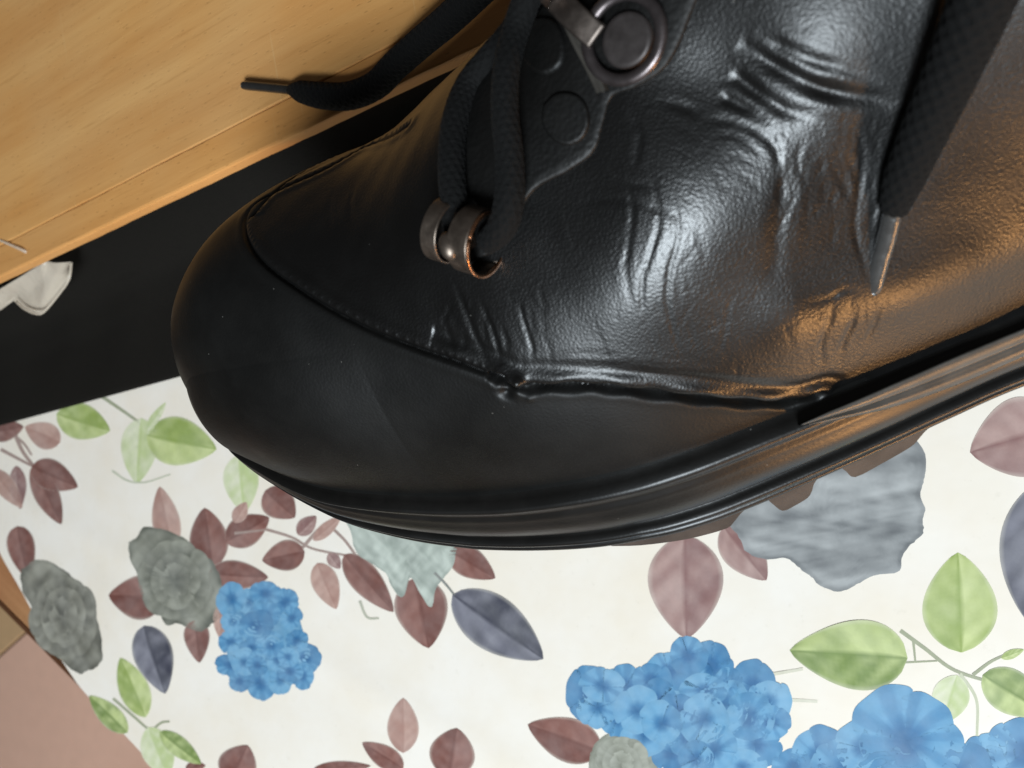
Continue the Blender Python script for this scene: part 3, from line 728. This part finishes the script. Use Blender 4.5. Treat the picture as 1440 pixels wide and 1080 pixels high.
# crumpled corner where the seam turns
hN, _ = hit((722, 540)); cN = W2L(hN); dN = np.linalg.norm(P1-cN, axis=1)
ck = np.random.default_rng(3); sel = np.where(dN < 1.2)[0]
for _ in range(46):
    c_k = cN+ck.normal(size=3)*.17; rk = ck.uniform(.05, .13)
    disp[sel] += ck.uniform(-.13, .16)*np.exp(-(np.linalg.norm(P1[sel]-c_k, axis=1)/rk)**2)*np.exp(-(dN[sel]/.45)**4)
disp += .05*np.exp(-(dN/.35)**2)
org = .5*(.018*np.sin(P1[:, 0]*2.3+P1[:, 2]*1.7+1)+.014*np.sin(P1[:, 2]*3.9-P1[:, 1]*2.6+P1[:, 0]*1.1)+.008*np.sin(P1[:, 0]*6.1+P1[:, 1]*5.3+P1[:, 2]*3.7))
disp += np.where(toe, org*.12, org*np.where(P1[:, 0] > 11, .3, .6))
P2 = P1+Nf*disp[:, None]
W2 = L2W(P2)
ftoe = toe[GF].mean(1) > .5
ctr = P1[GF].mean(1)
keep = ~((ctr[:, 2] > 14.5) & (ctr[:, 0] > 15.5))
front = GF if np.cross(W2[GF[60000][1]]-W2[GF[60000][0]], W2[GF[60000][2]]-W2[GF[60000][0]])@(MS@Nf[GF[60000][0]]) > 0 else flipf
def submesh(mask):
    f = front[mask]; u, inv = np.unique(f, return_inverse=True); return W2[u], inv.reshape(-1, 4)
V, Fc = submesh(~ftoe & keep); mk('vamp', V, Fc, M_vamp, shoe)
V, Fc = submesh(ftoe & keep); mk('toe_cap', V, Fc, M_toe, shoe)
# padded collar round the opening (behind the photograph's right edge)
cl = catmull([(16.0, 0, 14.4), (17.2, 2.2, 14.5), (20, 3.1, 14.6), (24, 3.3, 14.6), (27.5, 2.7, 14.6), (29.2, 0, 14.6), (27.5, -2.7, 14.6), (24, -3.3, 14.6), (20, -3.1, 14.6), (17.2, -2.2, 14.5), (16.0, 0, 14.4)], 120)
V, Fc = tube_path(L2W(cl), .55, 14); mk('collar', V, Fc, M_flap, shoe)

# ---- sole: one moulded profile swept round the outline
full = np.vstack([OC, (OC*np.array([1, -1]))[::-1][1:-1]])
seg = np.r_[0, np.cumsum(np.linalg.norm(np.diff(np.vstack([full, full[:1]]), axis=0), axis=1))]
NS = 1100; sN = np.linspace(0, seg[-1], NS, endpoint=False); ff = np.vstack([full, full[:1]])
LP = np.stack([np.interp(sN, seg, ff[:, 0]), np.interp(sN, seg, ff[:, 1])], 1)
tg = np.roll(LP, -2, 0)-np.roll(LP, 2, 0); tg /= np.linalg.norm(tg, axis=1)[:, None]; ON = np.stack([-tg[:, 1], tg[:, 0]], 1)
if (ON[NS//6]@np.array([0, 1.])) < 0: ON = -ON
PROF = [(-.02, -1.1), (-.01, -.60), (.01, -.50), (.05, -.46), (.10, -.38), (.135, -.20), (.16, -.02), (.19, .025), (.22, .03), (.25, .0), (.28, -.035), (.30, -.04), (.32, -.03), (.35, .0), (.385, .015), (.40, .018), (.42, .022), (.47, .04), (.52, .06), (.58, .06), (.64, .04), (.69, .0), (.73, -.06), (.765, -.14), (.785, -.18), (.80, -.17), (.815, -.08), (.83, .02), (.86, .06), (.885, .055), (.90, .0), (.91, -.03), (.92, .0), (.935, .035), (.97, .04), (.99, .02), (1.0, -.04), (1.0, -.4), (1.0, -1.2), (1.0, -2.4)]
V = []
zb, zj = zbf(LP[:, 0]), zjf(LP[:, 0])
ridge = np.clip((LP[:, 0]+.5)/3, .25, 1)
for f, o_ in PROF:
    xy = LP+ON*(o_*np.where(o_ > -.35, ridge, 1))[:, None]
    if o_ < -.5: xy[:, 1] = np.where(np.abs(xy[:, 1]) > np.abs(LP[:, 1]), 0, xy[:, 1])*1.0; xy[:, 1] = np.where(np.sign(xy[:, 1]) != np.sign(LP[:, 1]), 0, xy[:, 1])
    V.append(np.c_[xy, zj-(zj-zb)*f])
V = np.array(V); npf = len(PROF)
V = np.concatenate([V, np.stack([np.c_[np.clip(LP[:, 0], 1.5, 28), np.zeros(NS), zb]])], 0)
SV = L2W(V.reshape(-1, 3)); SF = grid_faces(npf+1, NS, True)
c0 = SF[10*NS+NS//6]; nrm_ = np.cross(SV[c0[1]]-SV[c0[0]], SV[c0[2]]-SV[c0[0]])
if nrm_@(MS@np.r_[ON[NS//6], 0]) < 0: SF = SF[:, ::-1]
sole = mk('sole', SV, SF, M_rub, shoe)
sole_bvh = BVHTree.FromPolygons([Vector(v) for v in SV], [tuple(map(int, f)) for f in SF])

# ---- tread lugs
def wall_solve(px, inset):
    Wc = OC[150:1000]; t_ = np.gradient(Wc, axis=0); t_ /= np.linalg.norm(t_, axis=1)[:, None]
    Wc = Wc-inset*np.stack([-t_[:, 1], t_[:, 0]], 1)
    d = ray(np.array(px, float)) @ MS; o_ = CAML[:2]; dd = d[:2]; a = Wc[:-1]; b = np.diff(Wc, axis=0)
    den = dd[0]*b[:, 1]-dd[1]*b[:, 0]; r = a-o_
    s = (r[:, 0]*b[:, 1]-r[:, 1]*b[:, 0])/den; k_ = (r[:, 0]*dd[1]-r[:, 1]*dd[0])/den
    i = np.where((k_ >= 0) & (k_ <= 1) & (s > 0))[0]
    return CAML+s[i[np.argmin(s[i])]]*d
def lug(pxs, sgn=1, dx=0., depth=2.6):
    c = np.array([wall_solve(p, .04) for p in catmull(pxs, 22)])
    zt = zbf(c[:, 0])+.12
    if dx:
        c = c+np.array([dx, 0, 0]); yo = np.interp(c[:, 0], oc[:, 0], oc[:, 1])-.05; c[:, 1] = yo
        zt = zbf(c[:, 0])+.12
    n = len(c); rows = []
    for (ins, up) in ((0, None), (0, 0), (.12, -.03), (depth*.8, -.03), (depth, 0), (depth, None)):
        q = c.copy(); q[:, 1] -= ins
        q[:, 2] = zt if up is None else np.minimum(c[:, 2]+up, zt)
        rows.append(q)
    Vl = np.array(rows); Vl[..., 1] *= sgn
    Fl = [tuple(q) for q in grid_faces(6, n)]
    Fl += [tuple(r*n for r in range(6)), tuple(r*n+n-1 for r in range(6))[::-1]]
    if sgn > 0: Fl = [f[::-1] for f in Fl]
    mk('tread_lug', L2W(Vl.reshape(-1, 3)), Fl, M_lug, shoe, smooth=False)
LUGS = [[(860, 768), (900, 767), (950, 761), (985, 754), (1022, 743), (1033, 733), (1042, 722), (1052, 713)],
        [(1080, 703), (1088, 710), (1101, 718.5), (1118, 711), (1136, 700), (1142, 690), (1145, 680), (1154, 668)],
        [(1182, 657), (1190, 663), (1203, 671), (1240, 652), (1280, 629), (1293, 616), (1304, 604), (1325, 591)]]
for lg in LUGS: lug(lg); lug(lg, -1)
for dx in (9.2, 12.2): lug(LUGS[1], 1, dx); lug(LUGS[1], -1, dx)

# ---- generic raised patch laid on a surface
def patch(name, poly, thick, m, tree, parent, n=110, edge=.06, dome=0., centre=None, base=-.04):
    q = catmull(np.vstack([poly, poly[:1]]), n+1)[:-1]; c = np.array(centre if centre is not None else np.mean(poly, 0), float)
    rings = [(1., base), (1., thick*.35), (.985, thick*.75), (1-edge, thick), (.85, thick*(1+dome*.3)), (.65, thick*(1+dome*.6)), (.45, thick*(1+dome*.85)), (.22, thick*(1+dome))]
    V = []; ok = True
    for k_, h_ in rings:
        for p in c+(q-c)*k_:
            a, nn = hit(p, tree)
            for _ in range(30):
                if a is not None: break
                p = c+(p-c)*.97; a, nn = hit(p, tree)
            V.append(a+nn*h_)
    a, nn = hit(c, tree); V.append(a+nn*thick*(1+dome)); r = len(rings)
    Fp = [tuple(f) for f in grid_faces(r, n, True)]+[((r-1)*n+i, r*n, (r-1)*n+(i+1) % n) for i in range(n)]
    V = np.array(V); f = Fp[3*n+5]; nn = np.cross(V[f[1]]-V[f[0]], V[f[2]]-V[f[0]])
    if nn@(CAM-V[f[0]]) < 0: Fp = [g[::-1] for g in Fp]
    return mk(name, V, Fp, m, parent)
disp_bvh = BVHTree.FromPolygons([Vector(v) for v in W2], [tuple(map(int, f)) for f in front])
# rubber insert in the sole's waist; paler tone paints in the oilcloth's reflection
mid = [(1122, 598), (1160, 580), (1200, 563), (1250, 541), (1300, 519), (1370, 489), (1440, 460), (1500, 434), (1570, 404), (1640, 378)]
low = [(1640, 382), (1570, 436), (1500, 478), (1440, 503), (1370, 533), (1310, 556), (1270, 569), (1230, 580), (1180, 590), (1140, 597)]
def ribbon_patch(name, top, bot, thick, m, tree, parent, n=80, mrow=9):
    T_, B_ = catmull(top, n), catmull(bot[::-1], n); V = []
    for i in range(n):
        for j in range(mrow):
            f = j/(mrow-1); a, nn = hit(T_[i]*(1-f)+B_[i]*f, tree)
            if a is None: a = V[-1]; nn = np.zeros(3)
            h_ = -.03 if j in (0, mrow-1) else thick*(.75 if j in (1, mrow-2) else 1)
            if j == mrow-4: h_ *= .3
            V.append(a+nn*h_)
    Fp = grid_faces(n, mrow); V = np.array(V); f = Fp[n*4]; nn = np.cross(V[f[1]]-V[f[0]], V[f[2]]-V[f[0]])
    if nn@(CAM-V[f[0]]) < 0: Fp = Fp[:, ::-1]
    return mk(name, V, Fp, m, parent)
s_top, s_low = catmull(mid, 80), catmull(low[::-1], 80); V = []
for i in range(80):
    for f, ins in ((0, .12), (.04, -.05), (.12, -.085), (.45, -.085), (.50, -.06), (.55, -.085), (.62, -.06), (.68, -.085), (.9, -.085), (.97, -.05), (1, .12)):
        V.append(wall_solve(s_top[i]*(1-f)+s_low[i]*f, ins))
V = L2W(np.array(V)); Fp = grid_faces(80, 11); f = Fp[400]
if np.cross(V[f[1]]-V[f[0]], V[f[2]]-V[f[0]])@(CAM-V[f[0]]) < 0: Fp = Fp[:, ::-1]
tag(mk('sole_insert', V, Fp, M_ins, shoe), 'paler grey tapering rubber insert in the sole')

# ---- lacing flap with its eyelets
facing = patch('eyelet_facing', [(648, 372), (622, 340), (618, 290), (630, 200), (650, 150), (685, 105), (722, 60), (760, 16), (812, -44), (900, -75), (985, -45), (968, 30), (938, 92), (896, 122), (862, 136), (850, 170), (836, 212), (800, 240), (758, 262), (735, 290), (722, 325), (690, 356)], .06, M_flap, bvh, shoe, 160, .05, .1, (785, 120))
patch('eyelet_cover', [(768, 150), (785, 134), (808, 132), (826, 145), (832, 172), (822, 196), (800, 206), (778, 196), (766, 174)], .14, M_flap, bvh, shoe, 60, .10, .0)
patch('eyelet_cover', [(742, 52), (760, 30), (785, 32), (798, 60), (794, 92), (770, 108), (748, 96), (738, 74)], .14, M_flap, bvh, shoe, 60, .10, .0)
ribbon_patch('leather_welt', [(788, 20), (806, 60), (826, 100), (842, 136)], [(860, 128), (846, 92), (826, 52), (812, 14)], .22, M_ins, bvh, shoe, 40)
def basis(px):
    p, n = hit(px); v = np.array([1., 0, 0])-n*n[0]; v /= np.linalg.norm(v); return p, n, v, np.cross(n, v)
def ring(name, px, rad, minor, h, m, parent, tilt=None, seg=64):
    p, n, a, b = basis(px)
    if tilt is not None: n = n+tilt; n /= np.linalg.norm(n); a = a-n*(n@a); a /= np.linalg.norm(a); b = np.cross(n, a)
    u = np.linspace(0, 2*np.pi, seg, endpoint=False); v = np.linspace(0, 2*np.pi, 18, endpoint=False)
    V = np.array([[p+n*(h+minor*.8*math.sin(w_))+(a*math.cos(q)+b*math.sin(q))*(rad+minor*math.cos(w_)) for w_ in v] for q in u])
    Fp = [((i % seg)*18+j, ((i+1) % seg)*18+j, ((i+1) % seg)*18+(j+1) % 18, (i % seg)*18+(j+1) % 18) for i in range(seg) for j in range(18)]
    return mk(name, V.reshape(-1, 3), Fp, m, parent)
def disc(name, px, rad, h, dome, m, parent):
    p, n, a, b = basis(px); seg = 48; V = []; rr = [(1., -.25), (1., 0), (.94, .04), (.8, dome*.4+.04), (.55, dome*.75+.04), (.25, dome*.96+.04)]
    for k_, z in rr:
        for q in np.linspace(0, 2*np.pi, seg, endpoint=False): V.append(p+n*(h+z)+(a*math.cos(q)+b*math.sin(q))*rad*k_)
    V.append(p+n*(h+dome+.04)); Fp = [tuple(f) for f in grid_faces(len(rr), seg, True)]+[((len(rr)-1)*seg+i, len(rr)*seg, (len(rr)-1)*seg+(i+1) % seg) for i in range(seg)]
    V = np.array(V); f = Fp[seg*2]
    if np.cross(V[f[1]]-V[f[0]], V[f[2]]-V[f[0]])@(CAM-V[f[0]]) < 0: Fp = [g[::-1] for g in Fp]
    return mk(name, V, Fp, m, parent)
ey = ring('eyelet', (884, 56), .62, .10, .20, M_ring, shoe)
disc('cap', (886, 58), .42, .12, .015, M_cap, ey)

# ---- lace hook: two curled metal bands and a rivet
def cam_dir(x, y, z): v = np.array([x, y, z]) @ R; return v/np.linalg.norm(v)
def band(name, px, off, axis, rad, length, a0_, a1_, m, parent, thick=.07):
    """curled strip: part of a short tube about an axis"""
    c = surfv(px, off); ax = cam_dir(*axis); u = np.array([0, 0, 1.])-ax*ax[2]; u /= np.linalg.norm(u); v = np.cross(ax, u)
    n = 48; V = []
    prof = [(-.5, 0), (-.46, .5), (-.4, .5), (.4, .5), (.46, .5), (.5, 0), (.46, -.5), (-.46, -.5)]
    for q in np.linspace(a0_, a1_, n):
        d = u*math.cos(q)+v*math.sin(q)
        for l, t_ in prof: V.append(c+ax*length*l+d*(rad+thick*t_))
    mm = len(prof); Fp = [tuple(f) for f in grid_faces(n, mm, True)]+[tuple(range(mm)), tuple(range((n-1)*mm, n*mm))[::-1]]
    V = np.array(V); f = Fp[mm*20+2]; nn = np.cross(V[f[1]]-V[f[0]], V[f[2]]-V[f[0]])
    if nn@(V[f[0]]-c) < 0: Fp = [g[::-1] for g in Fp]
    return mk(name, V, Fp, m, parent)
hk = band('lace_hook', (670, 338), .30, (.82, -.30, .50), .56, .44, 2.6, 8.86, M_hook, shoe, .045)
band('glint_rim', (686, 344), .37, (.82, -.30, .50), .56, .03, 0, 6.28, M_glint, hk, .06)  # copper colour paints in the warm light reflected at the brass band's edge
band('band', (628, 324), .30, (.84, -.32, .44), .54, .34, 2.6, 8.86, M_hook, hk, .045)
rv = surfv((632, 346), .88)
u_, v_ = np.meshgrid(np.linspace(0, np.pi, 16), np.linspace(0, 2*np.pi, 24, endpoint=False), indexing='ij')
ea, eb, ec = cam_dir(1, .25, 0), cam_dir(-.25, 1, 0), cam_dir(0, 0, 1)
V = rv+(np.sin(u_)*np.cos(v_))[..., None]*ea*.18+(np.sin(u_)*np.sin(v_))[..., None]*eb*.25+np.cos(u_)[..., None]*ec*.16
mk('rivet', V.reshape(-1, 3), grid_faces(16, 24, True), M_hook, hk)
# upper hook: flat metal strap
sv = [(776, -40, .45), (796, -6, .50), (812, 16, .50), (834, 40, .42), (852, 58, .28)]
Pst = catmull(np.array([surf((a, b), c) for a, b, c in sv]), 30); T_, N_, B_ = frame_along(Pst)
V = []
for i in range(30):
    _, nn = hit(np.clip(to_px(Pst[i]), [0, -60], [1440, 1080]))
    nn = nn if nn is not None else N_[i]; sd = np.cross(T_[i], nn); sd /= np.linalg.norm(sd)
    for l, t_ in ((-.21, -.03), (-.21, .02), (-.17, .035), (.17, .035), (.21, .02), (.21, -.03)): V.append(Pst[i]+sd*l+nn*t_)
mk('metal_strap', V, [tuple(f) for f in grid_faces(30, 6, True)]+[tuple(range(6)), tuple(range(174, 180))[::-1]], M_metal, shoe)

# ---- laces (each strand a braided cord)
def cord(name, P, r, parent, flat=.8, m=M_lace, pitch=.26):
    n = max(80, int(np.linalg.norm(np.diff(P, axis=0), axis=1).sum()*38)); Pn = catmull(P, n)
    T, N, B = frame_along(Pn); s = np.r_[0, np.cumsum(np.linalg.norm(np.diff(Pn, axis=0), axis=1))]
    k_ = 48; a = np.linspace(0, 2*np.pi, k_, endpoint=False)
    rr = np.interp(np.linspace(0, 1, n), np.linspace(0, 1, len(r)), r)
    A, Sg_ = np.meshgrid(a, s/pitch*2*np.pi, indexing='xy')
    br = np.maximum(np.abs(np.sin(Sg_*.5+A*5)), np.abs(np.sin(Sg_*.5-A*5)))
    q = rr[:, None]*(1+.17*(br-.85))
    V = Pn[:, None]+q[..., None]*(np.cos(A)[..., None]*N[:, None]*flat+np.sin(A)[..., None]*B[:, None])
    Fc = [tuple(f) for f in grid_faces(n, k_, True)[:, ::-1]]+[tuple(range(k_)), tuple(range((n-1)*k_, n*k_))[::-1]]
    uv = np.stack([Sg_/6.28, A/6.28], -1).reshape(-1, 2)
    return mk(name, V.reshape(-1, 3), Fc, m, parent, uv=uv)
lace = empty('shoelace', surf((700, 200), .3), 'black braided cord shoelace, one end lying on the wooden board', 'shoelace')
A_ = [(408, 126, WH+.30), (424, 129, WH+.36), (450, 134, WH+.42), (490, 135, WH+.45), (528, 120, WH+.5), (556, 92, WH+.75), (592, 60, WH+1.1), (630, 28, WH+1.6), (672, -12, WH+2.2), (730, -70, WH+3), (800, -160, WH+4)]
cord('cord_end', np.array([onz((x, y), z) for x, y, z in A_]), [.16, .34, .40, .41, .40, .40, .40, .40, .40, .40, .40], lace, 1.)
Pa = np.array([onz((x, y), z) for x, y, z in [(414, 127, WH+.3), (395, 125, WH+.28), (370, 122.5, WH+.26), (342, 120, WH+.25)]])
V, Fc = tube_path(catmull(Pa, 20), np.r_[.16, np.full(18, .145), .12], 14); mk('aglet', V, Fc, M_aglet, lace)
cord('strand', surfpath([((652, 348), .15), ((642, 318), .40), ((638, 280), .42), ((635, 230), .42), ((640, 170), .42), ((658, 120), .36), ((690, 80), .3), ((722, 42), .25), ((750, -10), .2)]), [.25]*9, lace, .9)
cord('strand', surfpath([((684, 342), .15), ((706, 318), .4), ((716, 280), .5), ((716, 220), .55), ((710, 160), .7), ((712, 100), .85), ((726, 40), .95), ((752, -30), .9)]), [.22, .27, .27, .25, .24, .24, .25, .26], lace, .9)
lc = [((1256, 296), .34), ((1272, 250), .45), ((1302, 180), .55), ((1338, 100), .7), ((1368, 30), .8), ((1400, -50), .9)]
cord('hanging_strand', surfpath(lc), [.22, .31, .35, .38, .41, .44], lace, .9)
Pc = surfpath([((1255, 300), .34), ((1248, 330), .30), ((1238, 365), .25), ((1225, 412), .2)])
V, Fc = tube_path(catmull(Pc, 24), np.r_[.13, np.full(21, .15), .14, .11], 16, .7); mk('aglet', V, Fc, M_sheath, lace)
